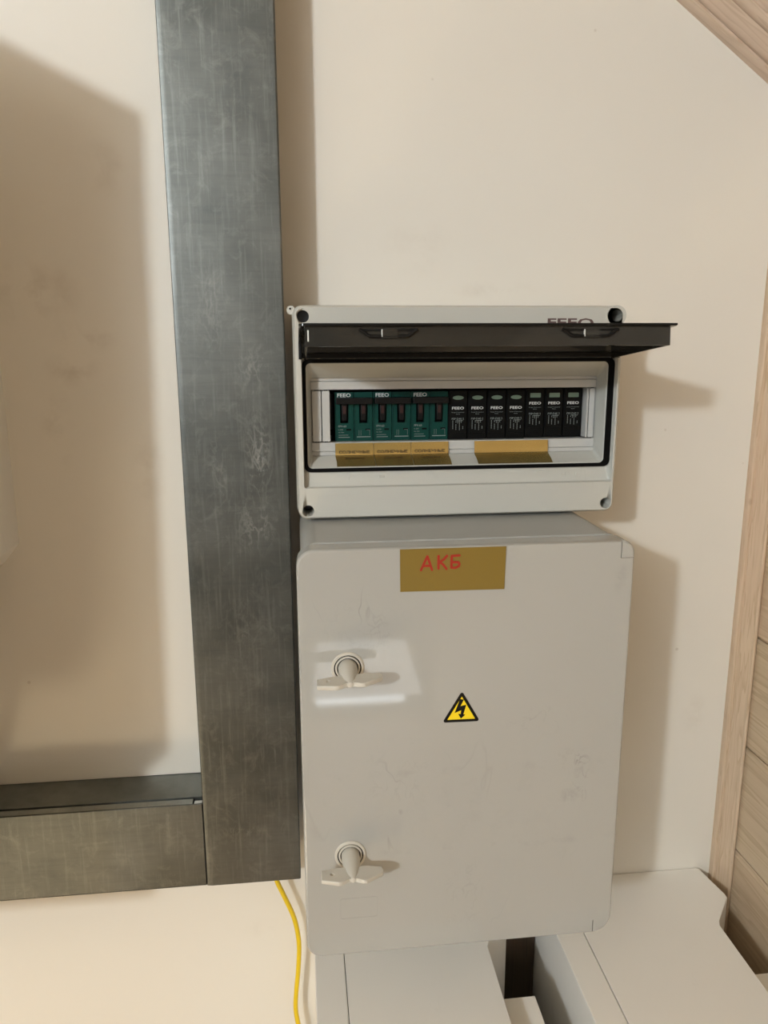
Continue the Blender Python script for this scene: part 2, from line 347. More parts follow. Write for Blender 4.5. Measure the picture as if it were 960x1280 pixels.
# planks of the right wall, one by one
PH = 0.134; pz0 = -0.322 - 9 * PH
def plank_bm(x0, x1, z0, z1):
    b = bmesh.new(); c = 0.0035
    pts = [(x1, z0), (x0 + c, z0), (x0, z0 + c * 1.2), (x0, z1 - c * 1.2), (x0 + c, z1), (x1, z1)]
    a = [b.verts.new((p[0], 0, p[1])) for p in pts]; d = [b.verts.new((p[0], YB, p[1])) for p in pts]
    for i in range(6): b.faces.new((a[i], a[(i + 1) % 6], d[(i + 1) % 6], d[i]))
    b.faces.new(a); b.faces.new(d); return b
pm = None; k = 0
z = pz0
while z < cz(XR) - 0.02:
    z1 = min(z + PH, cz(XR) - 0.002); z0_ = max(z, FZ)
    if z1 - z0_ > 0.03:
        o = obj('plank', plank_bm(XR, XR + 0.016, z0_ + 0.0007, z1 - 0.0007), M['pine_y'], wr, 0)
    z += PH; k += 1
# sloped ceiling: boards that run along the room, each its own part
L = math.hypot(XR - XF, cz(XF) - cz(XR))
cl = bpy.data.objects.new('ceiling', None); C.objects.link(cl); cl['kind'] = 'structure'
ux, uz = (XF - XR) / L, (cz(XF) - cz(XR)) / L; nx, nz = uz * -1 * -1, -ux      # normal, pointing up and outwards
nx, nz = -uz * -1, -ux
if nz < 0: nx, nz = -nx, -nz
bw = 0.096; s = 0.0
while s < L - 0.01:
    e = min(s + bw, L); b = bmesh.new(); pts = []
    for (t, h) in ((s + .0006, .014), (s + .0006, .003), (s + .0036, 0), (e - .0036, 0), (e - .0006, .003), (e - .0006, .014)):
        pts.append((XR + ux * t + nx * h, cz(XR) + uz * t + nz * h))
    struct('board', slab(pts, 0.0, YB), M['pine_y'], cl); s += bw
struct('flat_panel', box(XL, XF, YB, 0, CEIL, CEIL + 0.03), M['pine_y'], cl)
o_ = bmesh.new(); o_.free()
struct('roof_backing', slab([(XR + nx * .0145, cz(XR) + nz * .0145), (XF + nx * .0145, cz(XF) + nz * .0145), (XF + nx * .04, cz(XF) + nz * .04), (XR + nx * .04, cz(XR) + nz * .04)], 0.0, YB), M['wall2'], cl)

# corner moulding (vertical) and sloped moulding
def extr(profile, length):
    """profile points (b, c) extruded along local x"""
    b = bmesh.new(); n = len(profile)
    A = [b.verts.new((0, p[0], p[1])) for p in profile]; B = [b.verts.new((length, p[0], p[1])) for p in profile]
    for i in range(n): b.faces.new((A[i], A[(i + 1) % n], B[(i + 1) % n], B[i]))
    b.faces.new(A); b.faces.new(B); return b
def arc(cx, cy, r, a0, a1, n=5): return [(cx + r * math.cos(a0 + (a1 - a0) * i / n), cy + r * math.sin(a0 + (a1 - a0) * i / n)) for i in range(n + 1)]
# vertical one: outline in x,y
q = [(XR - 0.0005, 0.0), (0.4865, 0.0), (0.4865, -0.004)] + arc(0.4890, -0.006, 0.0026, PI, 1.6 * PI, 4) + [(0.4915, -0.0085), (0.4985, -0.0215)] + arc(0.5005, -0.0225, 0.0022, 0.9 * PI, 1.9 * PI, 5) + [(XR - 0.0005, -0.0225)]
b = bmesh.new(); n = len(q); zt = wz(0.4865) + 0.004
A = [b.verts.new((p[0], p[1], FZ)) for p in q]; B = [b.verts.new((p[0], p[1], wz(p[0]) - 0.0)) for p in q]
for i in range(n): b.faces.new((A[i], A[(i + 1) % n], B[(i + 1) % n], B[i]))
b.faces.new(A); b.faces.new(B); t1 = obj('trim_1', b, M['pine_z'], None, 40); t1['kind'] = 'structure'
# sloped one: local x runs down the slope, local z is the perpendicular in the wall plane, y towards the room
q = [(0, 0.0), (-0.005, 0.0)] + [(-0.008 + 0.0045 * math.cos(a), 0.0042 - 0.0042 * math.cos(a * 1)) for a in ()]
q = [(0.0, 0.0), (-0.006, 0.0002), (-0.0095, 0.0012), (-0.0118, 0.0034), (-0.0112, 0.0058), (-0.0085, 0.0070), (-0.0050, 0.0074), (-0.0120, 0.0088), (-0.0230, 0.0188), (-0.0195, 0.0196), (-0.0270, 0.0202), (-0.0305, 0.0222), (-0.0318, 0.0250), (-0.0305, 0.0272), (-0.0262, 0.0284), (-0.0330, 0.0392), (0.0, 0.0392)]
sm = extr([(p[0], p[1]) for p in q], 1.25)
t2 = obj('trim_2', sm, M['pine_x'], None, 40); t2['kind'] = 'structure'
t2.rotation_euler = (0, -math.atan(SL), 0); t2.location = (0.504 - 1.25 * ca, 0, wz(0.504 - 1.25 * ca))

# unseen glowing window, added behind the viewer for the door's bright reflection
wn = bpy.data.objects.new('window_1', None); C.objects.link(wn); wn['kind'] = 'structure'
fz = [(-0.01, -1.42), (0.52, -1.42), (0.43, -1.10), (0.03, -1.10)]
pn = [(0.026, -1.385), (0.485, -1.385), (0.400, -1.135), (0.050, -1.135)]
loft([(fz, YB), (fz, YB + 0.03), (pn, YB + 0.03), (pn, YB)], closed=True).free()
obj('window_frame', loft([(fz, YB), (fz, YB + 0.03), ([(0.026, -1.413), (0.485, -1.413), (0.400, -1.135), (0.050, -1.135)], YB + 0.03), ([(0.026, -1.413), (0.485, -1.413), (0.400, -1.135), (0.050, -1.135)], YB)], closed=True), M['wall2'], wn, 0)
obj('pane', slab(pn, YB, YB + 0.008), M['pane'], wn, 0)
obj('lower_pane', slab([(0.042, -1.410), (0.400, -1.410), (0.400, -1.388), (0.042, -1.388)], YB, YB + 0.009), M['snow'], wn, 0)

# ------------------------------------------------------------------ steel cable trunking
vt = thing('cable_trunking', 'tall vertical galvanised steel cable trunking left of the two grey boxes', 'cable trunking', (-0.059, 0, -0.55))
off = Vector((0.059, 0, 0.55))
def shift(b, v): bmesh.ops.translate(b, verts=b.verts, vec=v); return b
X0, X1 = -0.1075, -0.0100
zt = 0.94
obj('base_channel', shift(box(X0 + 0.0015, X1 - 0.0015, -0.055, 0.0, -0.5505, zt), off), M['steel'], vt)
q = [(X0, -0.0572), (X0, -0.0586), (X0 + .0006, -0.0592), (X0 + .0052, -0.0600), (X1 - .0016, -0.0600), (X1 - .0004, -0.0594), (X1, -0.0586), (X1, -0.0572)]
b = bmesh.new(); A = [b.verts.new((p[0], p[1], -0.5512)) for p in q]; B = [b.verts.new((p[0], p[1], zt)) for p in q]
for i in range(8): b.faces.new((A[i], A[(i + 1) % 8], B[(i + 1) % 8], B[i]))
b.faces.new(A); b.faces.new(B)
b = box(X0, X0 + 0.0012, -0.058, -0.044, -0.5512, zt, bm=b); b = box(X1 - 0.0012, X1, -0.058, -0.044, -0.5512, zt, bm=b)
obj('cover', shift(b, off), M['steel'], vt)
ht = thing('cable_trunking', 'horizontal galvanised steel trunking running out of the lower left corner', 'cable trunking', (-0.35, 0, -0.55))
off = Vector((0.35, 0, 0.55)); HL = -0.95; HX = X0 - 0.0002; ZT, ZB = -0.4550, -0.5500
b = box(HL, HX, -0.0015, 0.0, ZB, ZT); b = box(HL, HX, -0.0475, 0.0, ZT - 0.0015, ZT, bm=b); b = box(HL, HX, -0.055, 0.0, ZB, ZB + 0.0015, bm=b)
b = box(HL, HX, -0.0478, -0.0465, ZT - 0.009, ZT + 0.0006, bm=b)
obj('base_channel', shift(b, off), M['steel2'], ht)  # brightened steel colour, making up for the dark reflection on top
b = box(HL, HX, -0.060, -0.0586, ZB, ZT - 0.0004, 0.0013, 3)
b = box(HL, HX - 0.010, -0.0505, -0.0490, ZT - 0.0100, ZT - 0.0020, bm=b); b = box(HL, HX, -0.059, -0.050, ZB, ZB + 0.0012, bm=b)
b = box(HL, HX, -0.0586, -0.0480, ZT - 0.0105, ZT - 0.0095, bm=b)
obj('cover', shift(b, off), M['steel'], ht)
obj('cover_lip', shift(box(HL, HX - 0.010, -0.0588, -0.0495, ZT - 0.0018, ZT - 0.0004, 0.0005, 2), off), M['steel3'], ht)  # highlight along the lip put into its brightened colour
obj('clip', shift(box(HX - 0.0085, HX - 0.0005, -0.0570, -0.0520, ZT - 0.005, ZT - 0.0012, 0.0004), off), M['print'], ht)
o = obj('bolt', shift(cyl((-0.262, -0.030, ZB - 0.010), 0.004, 0.020, 'z', 12), off), M['screw'], ht)

# ------------------------------------------------------------------ inverter at the left edge, its conduit
inv = thing('wall_inverter', 'pale grey wall unit with cut lower corner, at the left edge', 'wall unit', (-0.45, 0, -0.21))
off = Vector((0.45, 0, 0.21))
pts = [(-0.62, -0.2125), (-0.3010, -0.2125), (-0.2955, -0.2095), (-0.2800, -0.1905), (-0.2800, 0.16), (-0.62, 0.16)]
obj('rear_housing', shift(slab(pts, 0.0, -0.100, 0.003), off), M['white'], inv)
pts = [(-0.62, -0.330), (-0.290, -0.330), (-0.2700, -0.310), (-0.2560, 0.256), (-0.362, 0.307), (-0.58, 0.307), (-0.62, 0.256)]
obj('front_cover', shift(slab(pts, -0.150, -0.252, 0.006, 3), off), M['white'], inv)
obj('wiring_cover', shift(box(-0.60, -0.292, -0.250, -0.165, -0.470, -0.3305, 0.004), off), M['white'], inv)
obj('spacer', shift(box(-0.60, -0.33, -0.150, -0.100, -0.18, 0.14), off), M['screw'], inv)
obj('cable_gland', shift(cyl((-0.338, -0.03, -0.2185), 0.013, 0.012, 'z', 20), off), M['grey'], inv)
cd = thing('cable_conduit', 'grey plastic conduit end entering the horizontal trunking at the left edge', 'conduit', (-0.3385, -0.03, -0.455))
b = tube([(0, 0, 0.230), (-0.010, 0, 0.17), (-0.006, 0, 0.1), (0, 0, 0.022)], 0.009, 14)
obj('hose', b, M['grey'], cd)
obj('fitting', lathe((0, 0, 0), [(0.0, -0.0)] + [(0.0125, 0.0), (0.0125, 0.012), (0.0145, 0.014), (0.0145, 0.020), (0.0105, 0.026), (0.0, 0.026)], 20), M['grey'], cd)
cd.children[1].rotation_euler = (PI / 2, 0, 0)

# yellow cable hanging beside the enclosure
yc = [(-0.040, -0.024, -0.545), (-0.038, -0.024, -0.575), (-0.030, -0.022, -0.600), (-0.0195, -0.020, -0.632), (-0.0150, -0.020, -0.664), (-0.0165, -0.020, -0.698), (-0.0198, -0.020, -0.730), (-0.0210, -0.020, -0.755),
      (-0.0175, -0.020, -0.785), (-0.010, -0.020, -0.84), (-0.012, -0.020, -0.95), (-0.02, -0.02, -1.15), (-0.018, -0.02, FZ + 0.003)]
yo = obj('yellow_cable', tube(yc, 0.0027, 12), M['cable']); tag(yo, 'thin yellow cable hanging from the lower end of the vertical steel trunking', 'cable')

# ------------------------------------------------------------------ distribution box (upper)
db = thing('distribution_box', 'grey distribution box with raised smoked lid showing a row of modules', 'distribution box', (0.146, 0, -0.1535))
off = Vector((-0.146, 0, 0.1535))
CX0, CX1, CZ0, CZ1 = -0.0028, 0.2942, -0.1535, 0.0360
def R_(d, r): return rr(CX0 + d, CX1 - d, CZ0 + d, CZ1 - d, r)
b = loft([(R_(0.003, .012), 0.0), (R_(0.003, .012), -0.056), (R_(0.0065, .010), -0.056), (R_(0.0065, .010), -0.0015), (R_(0.0065, .010), -0.0012)], cap0=False)
b = loft([(R_(0.003, .012), 0.0), (R_(0.003, .012), -0.056), (R_(0.006, .010), -0.056), (R_(0.006, .010), -0.004)], cap0=True, cap1=True)
obj('back_box', shift(b, off), M['box'], db)
def RI(x0, x1, z0, z1, r): return rr(x0, x1, z0, z1, r)
ox0, ox1, oz0, oz1 = 0.0045, 0.2893, -0.1235, 0.0155        # outer recess
b = loft([(R_(0.0, .0090), -0.0565), (R_(0.0, .0090), -0.078), (R_(0.0010, .0085), -0.080), (R_(0.0010, .0085), -0.0950), (R_(0.0014, .0080), -0.0982), (R_(0.0030, .0065), -0.1000),
          (RI(ox0 - .0006, ox1 + .0006, oz0 - .0006, oz1 + .0006, .002), -0.1000), (RI(ox0, ox1, oz0, oz1, .002), -0.0994), (RI(ox0, ox1, oz0, oz1, .002), -0.0920),
          (RI(.0085, .2830, -.1065, -.0145, .004), -0.0920), (RI(.0085, .2830, -.1065, -.0145, .004), -0.0900), (RI(.0120, .2808, -.0985, -.0275, .002), -0.0755),
          (RI(.0112, .2815, -.0985, -.0275, .002), -0.0565)], closed=True)
cov = obj('front_cover', shift(b, off), M['box'], db)
# screw wells
HC = ((0.0066, 0.0255), (0.2858, 0.0265), (0.0072, -0.1445), (0.2851, -0.1443))
b = None
for hx, hz in HC: b = cyl((hx, -0.0875, hz), 0.0052, 0.036, 'y', 24, bm=b)
cut = obj('cutter', shift(b, off), None)
hx, hz = HC[1]
bo = obj('corner_boss', shift(cyl((hx, -0.0803, hz), 0.0088, 0.0394, 'y', 32), off), M['box'], db)
cut.parent = None; cut.location = db.location
bpy.context.view_layer.update()
boolean(cov, cut)
cut = obj('cutter', shift(cyl((HC[1][0], -0.0875, HC[1][1]), 0.0052, 0.036, 'y', 24), off), None); cut.location = db.location
bpy.context.view_layer.update(); boolean(bo, cut)
for i, (hx, hz) in enumerate(HC):
    b = lathe((hx, 0, hz), [(0.0, -0.0700), (0.0051, -0.0700), (0.0051, -0.0712), (0.0040, -0.0715), (0.0040, -0.0740), (0.0, -0.0745)], 20)
    obj('screw', shift(b, off), M['screw'], db)
o = obj('screw_cap', shift(lathe((HC[0][0], 0, HC[0][1]), [(0.0051, -0.074), (0.0051, -0.0985), (0.0048, -0.0992), (0.0, -0.0985)], 24), off), M['black'], db)
b = cyl((-0.0035, -0.075, 0.0318), 0.0038, 0.003, 'y', 20)
obj('mounting_lug', shift(b, off), M['box'], db); obj('lug_hole', shift(cyl((-0.0042, -0.0767, 0.0330), 0.0009, 0.0006, 'y', 12), off), M['black'], db)
# inner panel with the module cut-out
b = loft([(RI(.0122, .2806, -.0963, -.0277, .002), -0.0600), (RI(.0122, .2806, -.0963, -.0277, .002), -0.0745), (RI(.0118, .2810, -.0859, -.0382, .0006), -0.0745), (RI(.0118, .2810, -.0859, -.0382, .0006), -0.0600)], closed=True)
b = loft([(RI(.0124, .2804, -.0961, -.0279, .002), -0.0600), (RI(.0124, .2804, -.0961, -.0279, .002), -0.0735), (RI(.0132, .2796, -.0953, -.0287, .0015), -0.0742), (RI(.0138, .2790, -.0947, -.0293, .0015), -0.0735),
          (RI(.0118, .2806, -.0861, -.0380, .0006), -0.0735), (RI(.0118, .2806, -.0861, -.0380, .0006), -0.0600)], closed=True)
b.free()
b = loft([(RI(.0124, .2804, -.0961, -.0279, .0015), -0.0590), (RI(.0124, .2804, -.0961, -.0279, .0015), -0.0738), (RI(.0150, .2785, -.0885, -.0355, .0012), -0.0738), (RI(.0153, .2782, -.0882, -.0358, .0012), -0.0726)], cap0=False)
b.free()
# frame bars round the cut-out
px0, px1, pz0_, pz1 = 0.0116, 0.2812, -0.0862, -0.0380
b = loft([(RI(.0116, .2812, -.0983, -.0277, .0015), -0.0600), (RI(.0116, .2812, -.0983, -.0277, .0015), -0.0735), (RI(.0119, .2809, -.0950, -.0300, .0012), -0.0737), (RI(.0120, .2808, -.0945, -.0305, .0012), -0.0725),
          (RI(.0123, .2805, -.0940, -.0310, .0012), -0.0737), (RI(.0126, .2802, -.0862, -.0380, .0006), -0.0737), (RI(.0126, .2802, -.0862, -.0380, .0006), -0.0600)], closed=True)
obj('inner_panel', shift(b, off), M['panel'], db)
obj('cavity', shift(box(.0128, .2800, -0.0160, -0.0130, -.0860, -.0382), off), M['cavity'], db)
for (x0, x1) in ((0.0132, 0.0212), (0.0220, 0.0292), (0.2717, 0.2735), (0.2743, 0.2795)):
    o = obj('blank_cover', shift(box(x0, x1, -0.0745, -0.062, -.0852, -.0390, 0.0005), off), M['panel'], db)
    for z_ in (-.0862 + .0006, -.0382 - .0006):
        obj('clip_slot', shift(box(x0 + (x1 - x0) * .25, x1 - (x1 - x0) * .25, -0.0741, -0.0730, z_ - .0005, z_ + .0005), off), M['cavity'], o)
# gasket
b = loft([(RI(.0046, .2892, -.1104, -.0104, .006), -0.0922), (RI(.0046, .2892, -.1104, -.0104, .006), -0.0938), (RI(.0078, .2838, -.1072, -.0138, .0045), -0.0938), (RI(.0078, .2838, -.1072, -.0138, .0045), -0.0922)], closed=True)
obj('gasket', shift(b, off), M['rubber'], db)
# moulded marks below the window, embossed label field
for (x0, x1, z0, z1, k) in ((0.0720, 0.0765, -0.1165, -0.1145, 1), (0.2205, 0.2265, -0.1150, -0.1135, 1), (0.0445, 0.0450, -0.1185, -0.1150, 0), (0.0450, 0.0480, -0.1156, -0.1150, 0), (0.2440, 0.2446, -0.1190, -0.1155, 0), (0.2445, 0.2480, -0.1190, -0.1183, 0), (0.2475, 0.2481, -0.1190, -0.1150, 0), (0.2575, 0.2581, -0.1185, -0.1150, 0)):
    obj('latch_catch' if k else 'moulded_mark', shift(box(x0, x1, -0.0935 if k else -0.0924, -0.0918, z0, z1, 0.0001), off), M['box'], db)
def emboss(x0, x1, z0, z1, y, wd=0.0005, h=0.0002):
    return loft([(rr(x0, x1, z0, z1, .002, 3), y + .0002), (rr(x0 + .0001, x1 - .0001, z0 + .0001, z1 - .0001, .002, 3), y - h), (rr(x0 + wd, x1 - wd, z0 + wd, z1 - wd, .0016, 3), y - h), (rr(x0 + wd, x1 - wd, z0 + wd, z1 - wd, .0016, 3), y + .0002)], closed=True)
obj('label_field', shift(emboss(0.0157, 0.0420, -0.1458, -0.1302, -0.1000), off), M['box'], db)
obj('logo_print', shift(text_bm('FEEO', 0.2434, 0.0205, -0.10012, 0.0072, 0.0425, 0.025), off), M['feeo'], db)
# the raised smoked lid
ang = math.atan((0.0166 - 0.0045) / 0.115)
lid = bpy.data.objects.new('lid', None)
HX0, HX1 = 0.0022, 0.2862
def lid_bm(parts):
    b = None
    for p in parts: b = box(*p[:6], p[6] if len(p) > 6 else 0.0, 2, bm=b)
    return b
# local: x as world, y = -(distance from hinge), z = height above the panel plane
def place(b):
    bmesh.ops.rotate(b, verts=b.verts, matrix=Matrix.Rotation(-ang, 3, 'X')); bmesh.ops.translate(b, verts=b.verts, vec=Vector((0, -0.100, 0.0045))); return shift(b, off)
LB = loft([(rr(HX0, HX1, -0.115, -0.002, .004, 4), 0.0), (rr(HX0, HX1, -0.115, -0.002, .004, 4), -0.0018)], cap0=True, cap1=True)   # flat plate drawn in x,z then laid down
bmesh.ops.rotate(LB, verts=LB.verts, matrix=Matrix.Rotation(-PI / 2, 3, 'X'))
for v in LB.verts: v.co = Vector((v.co.x, -abs(v.co.y), -abs(v.co.z)))
LB = box(HX0 + .0045, HX1 - .0045, -0.1115, -0.1100, -0.0160, -0.0019, bm=LB)
LB = box(HX0 + .0045, HX0 + .0060, -0.1098, -0.004, -0.0160, -0.0019, bm=LB)
LB = box(HX1 - .0060, HX1 - .0045, -0.1098, -0.004, -0.0160, -0.0019, bm=LB)
LID = obj('lid', place(LB), M['smoke'], db)
obj('lid_rim', place(box(HX0 + .003, HX1 - .001, -0.1160, -0.1151, -0.0017, 0.0000, 0.0003)), M['black'], LID)
for xc in (0.0670, 0.2188):
    y_ = -0.1126
    pth = [(xc - .0215, y_, -.0040), (xc - .0180, y_, -.0060), (xc - .0150, y_, -.0083), (xc - .011, y_, -.0090), (xc + .011, y_, -.0090), (xc + .0150, y_, -.0083), (xc + .0180, y_, -.0060), (xc + .0215, y_, -.0040)]
    b = tube(pth, 0.0013, 8, 3); b = box(xc - .0205, xc + .0205, y_ - .0003, y_ + .0003, -.0050, -.0036, bm=b)
    la = obj('latch', place(b), M['black'], LID)
    obj('latch', place(box(xc - .0045, xc + .0065, y_ - .0012, y_ + .0006, -.0105, -.0038, 0.0004)), M['smoke'], LID)
    obj('latch_edge', place(box(xc - .0052, xc - .0046, y_ - .0013, y_ + .0006, -.0095, -.0042)), M['print'], LID)
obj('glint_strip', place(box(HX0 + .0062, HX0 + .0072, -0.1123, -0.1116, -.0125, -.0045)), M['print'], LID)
b = box(0.0050, 0.2885, -0.0985, -0.0922, -0.0098, -0.0052, 0.0008); 
obj('hinge_bar', shift(b, off), M['black'], db)
obj('hinge_strip', shift(box(0.0062, 0.2872, -0.0970, -0.0925, -0.0050, 0.0060, 0.0005), off), M['smoke'], db)
for x_ in (0.0035, 0.2880):
    b = slab([(x_ - .0014, -.0105), (x_ + .0014, -.0105), (x_ + .0014, .004), (x_ - .0014, .004)], -0.0925, -0.1035, 0.0006)
    obj('hinge', shift(b, off), M['black'], db)

# ------------------------------------------------------------------ modules on the rail
def dash(b, x0, x1, z_, h, y): return box(x0, x1, y - .00003, y + .00003, z_ - h / 2, z_ + h / 2, bm=b)
def breaker():
    t = thing('double_pole_breaker', 'x', 'circuit breaker', (0.0338, -0.020, -0.0635), 'green circuit breakers in the distribution box')
    YF = -0.045                                          # front face relative to the rail
    for p in range(2):
        a = 0.0003 + p * 0.01775; c = a + 0.0173
        # housing with a recessed toggle slot (frame of eight strips around the slot)
        s0, s1 = a + 0.0050, a + 0.0122; zs0, zs1 = -0.0060, 0.0165
        b = box(a, s0, YF, 0.0, -0.0226, 0.0226, 0.0003); b = box(s1, c, YF, 0.0, -0.0226, 0.0226, 0.0003, bm=b)
        b = box(s0 - .0002, s1 + .0002, YF, 0.0, -0.0226, zs0, 0.0003, bm=b); b = box(s0 - .0002, s1 + .0002, YF, 0.0, zs1, 0.0226, 0.0003, bm=b)
        h = obj('housing', b, M['green'], t)
        obj('raised_edge', box(a + .0007, a + .0012, YF - .0003, YF + .0001, -0.0224, 0.0224), M['dgreen'], h)
        obj('toggle_slot', box(s0 + .0001, s1 - .0001, YF + 0.004, YF + .006, zs0 + .0001, zs1 - .0001), M['cavity'], h)
        # toggle lever leaning up, with its dark red mark
        l_ = slab([(s0 + .0012, -0.0035), (s1 - .0012, -0.0035), (s1 - .0008, 0.0125), (s0 + .0008, 0.0125)], YF + 0.0038, YF - 0.0035, 0.0008)
        lv = obj('toggle', l_, M['black'], t)
        obj('toggle_mark', box(s0 + .0022, s1 - .0022, YF - .0038, YF - .0034, 0.0030, 0.0100), M['redflag'], lv)
        obj('indicator', box(a + 0.0105, a + 0.0150, YF - .0002, YF + .0002, -0.0128, -0.0112), M['cavity'], h)
    obj('toggle_bar', box(0.0012, 0.0348, YF - 0.0085, YF - 0.0005, 0.0120, 0.0178, 0.0010), M['black'], t)
    y_ = YF - .00025
    obj('logo_print', text_bm('FEEO', 0.0090, 0.0198, y_, 0.0036, 0.0125, 0.02), M['print'], t)
    b = text_bm('FPV-63', 0.0034, -0.0088, y_, 0.0019, None, 0.01, None, 'LEFT'); b = text_bm('In 63A', 0.0034, -0.0119, y_, 0.0012, None, 0.0, b, 'LEFT')
    b = text_bm('DC 750V', 0.0034, -0.0145, y_, 0.0010, None, 0.0, b, 'LEFT')
    b = dash(b, 0.0034, 0.0125, -0.0170, 0.0003, y_); b = dash(b, 0.0034, 0.0140, -0.0190, 0.0005, y_)
    for x_ in (0.0225, 0.0243, 0.0325): b = dash(b, x_, x_ + 0.0002, -0.0150, 0.0050, y_)
    b = dash(b, 0.0205, 0.0335, -0.0188, 0.0007, y_); b = dash(b, 0.0295, 0.0327, -0.0125, 0.0002, y_)
    obj('rating_print', b, M['dimprint'], t)
    return t
b0 = breaker()
names = ['leftmost green double breaker, in the row beside the two blank covers', 'middle green double breaker of the three in the row', 'right green double breaker, next to the black modules']
b0['label'] = names[0]
for i in (1, 2): dup(b0, 0.0356 * i, 0, names[i])

def spd(rect):
    t = thing('surge_protector', 'x', 'surge protector', (0.1408, -0.020, -0.0635), 'black surge protectors in the distribution box')
    YF = -0.045
    h = obj('housing', box(0.0003, 0.0181, YF, 0.0, -0.0232, 0.0232, 0.0004), M['spd'], t)
    obj('cartridge', box(0.0012, 0.0172, YF - .0012, YF + .0001, -0.0165 if not rect else -0.0140, 0.0222, 0.0005), M['spd'], t)
    y_ = YF - .0013; yy = 0.0165
    if rect: obj('indicator', slab(rr(0.0040, 0.0142, yy - .0022, yy + .0020, .0006, 3), y_ + .0002, y_ - .0002), M['lens'], t)
    else: obj('indicator', slab([(0.0090 + .0052 * math.cos(2 * PI * k / 24), yy + .0019 * math.sin(2 * PI * k / 24)) for k in range(24)], y_ + .0002, y_ - .0002), M['lens'], t)
    y_ -= .00005; d = 0.0022 if rect else 0.0
    obj('logo_print', text_bm('FEEO', 0.0090, 0.0068 + d, y_, 0.0026, 0.0115, 0.02), M['print'], t)
    b = text_bm('Surge Protective', 0.0090, 0.0028 + d, y_, 0.0010, 0.0120, 0.0); b = text_bm('Device', 0.0090, 0.0013 + d, y_, 0.0009, None, 0.0, b)
    b = text_bm('FSP-D40 2', 0.0090, -0.0032 + d, y_, 0.0018, 0.0115, 0.0, b)
    for k, (zc, hh) in enumerate(((-0.0095, 0.0085), (-0.0070, 0.0015), (-0.0118, 0.0060), (-0.0075, 0.0040), (-0.0100, 0.0100), (-0.0066, 0.0032), (-0.0128, 0.0040))):
        x_ = (0.0042, 0.0072, 0.0072, 0.0090, 0.0106, 0.0122, 0.0138)[k]
        for q in range(max(1, int(hh / 0.0014))): b = dash(b, x_ - .00025, x_ + .00025, zc + d + hh / 2 - q * 0.0014, 0.0010, y_)
    b = dash(b, 0.0068, 0.0140, -0.0050 + d, 0.0003, y_)
    obj('rating_print', b, M['dimprint'], t)
    return t
SP = ['first black module with oval window, touching the green breakers', 'second black module with oval window, counted from the green breakers', 'third black module with oval window, above the wide gold label',
      'fourth black module with oval window, last of the ovals', 'black module with rectangular window, right after the oval ones', 'black module with rectangular window, middle of the last three', 'rightmost black module with rectangular window, beside the blank cover']
s0_ = spd(False); s0_['label'] = SP[0]
for i in (1, 2, 3): dup(s0_, 0.0186 * i, 0, SP[i])
s1_ = spd(True); s1_.location = s0_.location + Vector((0.0186 * 4, 0, 0.0016)); s1_['label'] = SP[4]
for i in (1, 2): dup(s1_, 0.0186 * i, 0, SP[4 + i])
for o in bpy.data.objects:                               # the first window of the grey-tinted modules
    pass
rail = obj('mounting_rail', box(0.0135, 0.2790, -0.0198, -0.0172, -0.080, -0.045), M['screw'], db); rail.location = off

# gold labels below the modules
def gold_label(x0, x1, nm, text):
    t = thing('gold_label', nm, 'label', ((x0 + x1) / 2, -0.0755, -0.0868), 'gold strip labels below the modules')
    w_ = (x1 - x0) / 2; P = [(0.0, 0.0), (-0.0003, -0.0060), (-0.0006, -0.0108), (-0.0020, -0.0122), (-0.0085, -0.0158), (-0.0150, -0.0194)]
    b = bmesh.new(); A = [[b.verts.new((s_ * w_ + (0.0007 if k > 3 else 0) , p[0] - q_, p[1])) for s_ in (-1, 1)] for k, p in enumerate(P) for q_ in (0, )]
    B_ = [[b.verts.new((s_ * w_ + (0.0007 if k > 3 else 0), p[0] - 0.0003, p[1])) for s_ in (-1, 1)] for k, p in enumerate(P)]
    for i in range(len(P) - 1):
        b.faces.new((A[i][0], A[i][1], A[i + 1][1], A[i + 1][0])); b.faces.new((B_[i][0], B_[i][1], B_[i + 1][1], B_[i + 1][0]))
        for s_ in (0, 1): b.faces.new((A[i][s_], A[i + 1][s_], B_[i + 1][s_], B_[i][s_]))
    b.faces.new((A[0][0], A[0][1], B_[0][1], B_[0][0])); b.faces.new((A[-1][0], A[-1][1], B_[-1][1], B_[-1][0]))
    obj('strip', b, M['gold'], t, 60)
    if text:
        obj('lettering', text_bm('СОЛНЕЧНЫЕ', 0, -0.0082, -0.0011, 0.0028, 0.0285, 0.022), M['ink'], t)
        b = text_bm('ПАНЕЛИ', 0, 0, 0, 0.0022, 0.0170, 0.018)
        bmesh.ops.rotate(b, verts=b.verts, matrix=Matrix.Rotation(-math.atan2(0.013, 0.0072), 3, 'X')); bmesh.ops.translate(b, verts=b.verts, vec=(0, -0.00545, -0.0134))
        obj('lettering', b, M['ink'], t)
    return t
gold_label(0.0335, 0.0687, 'gold label with black lettering under the leftmost green breaker', True)
gold_label(0.0691, 0.1037, 'gold label with black lettering under the middle green breaker', True)
gold_label(0.1041, 0.1392, 'gold label with black lettering under the right green breaker', True)
gold_label(0.1640, 0.2350, 'wide blank gold label under the black modules', False)

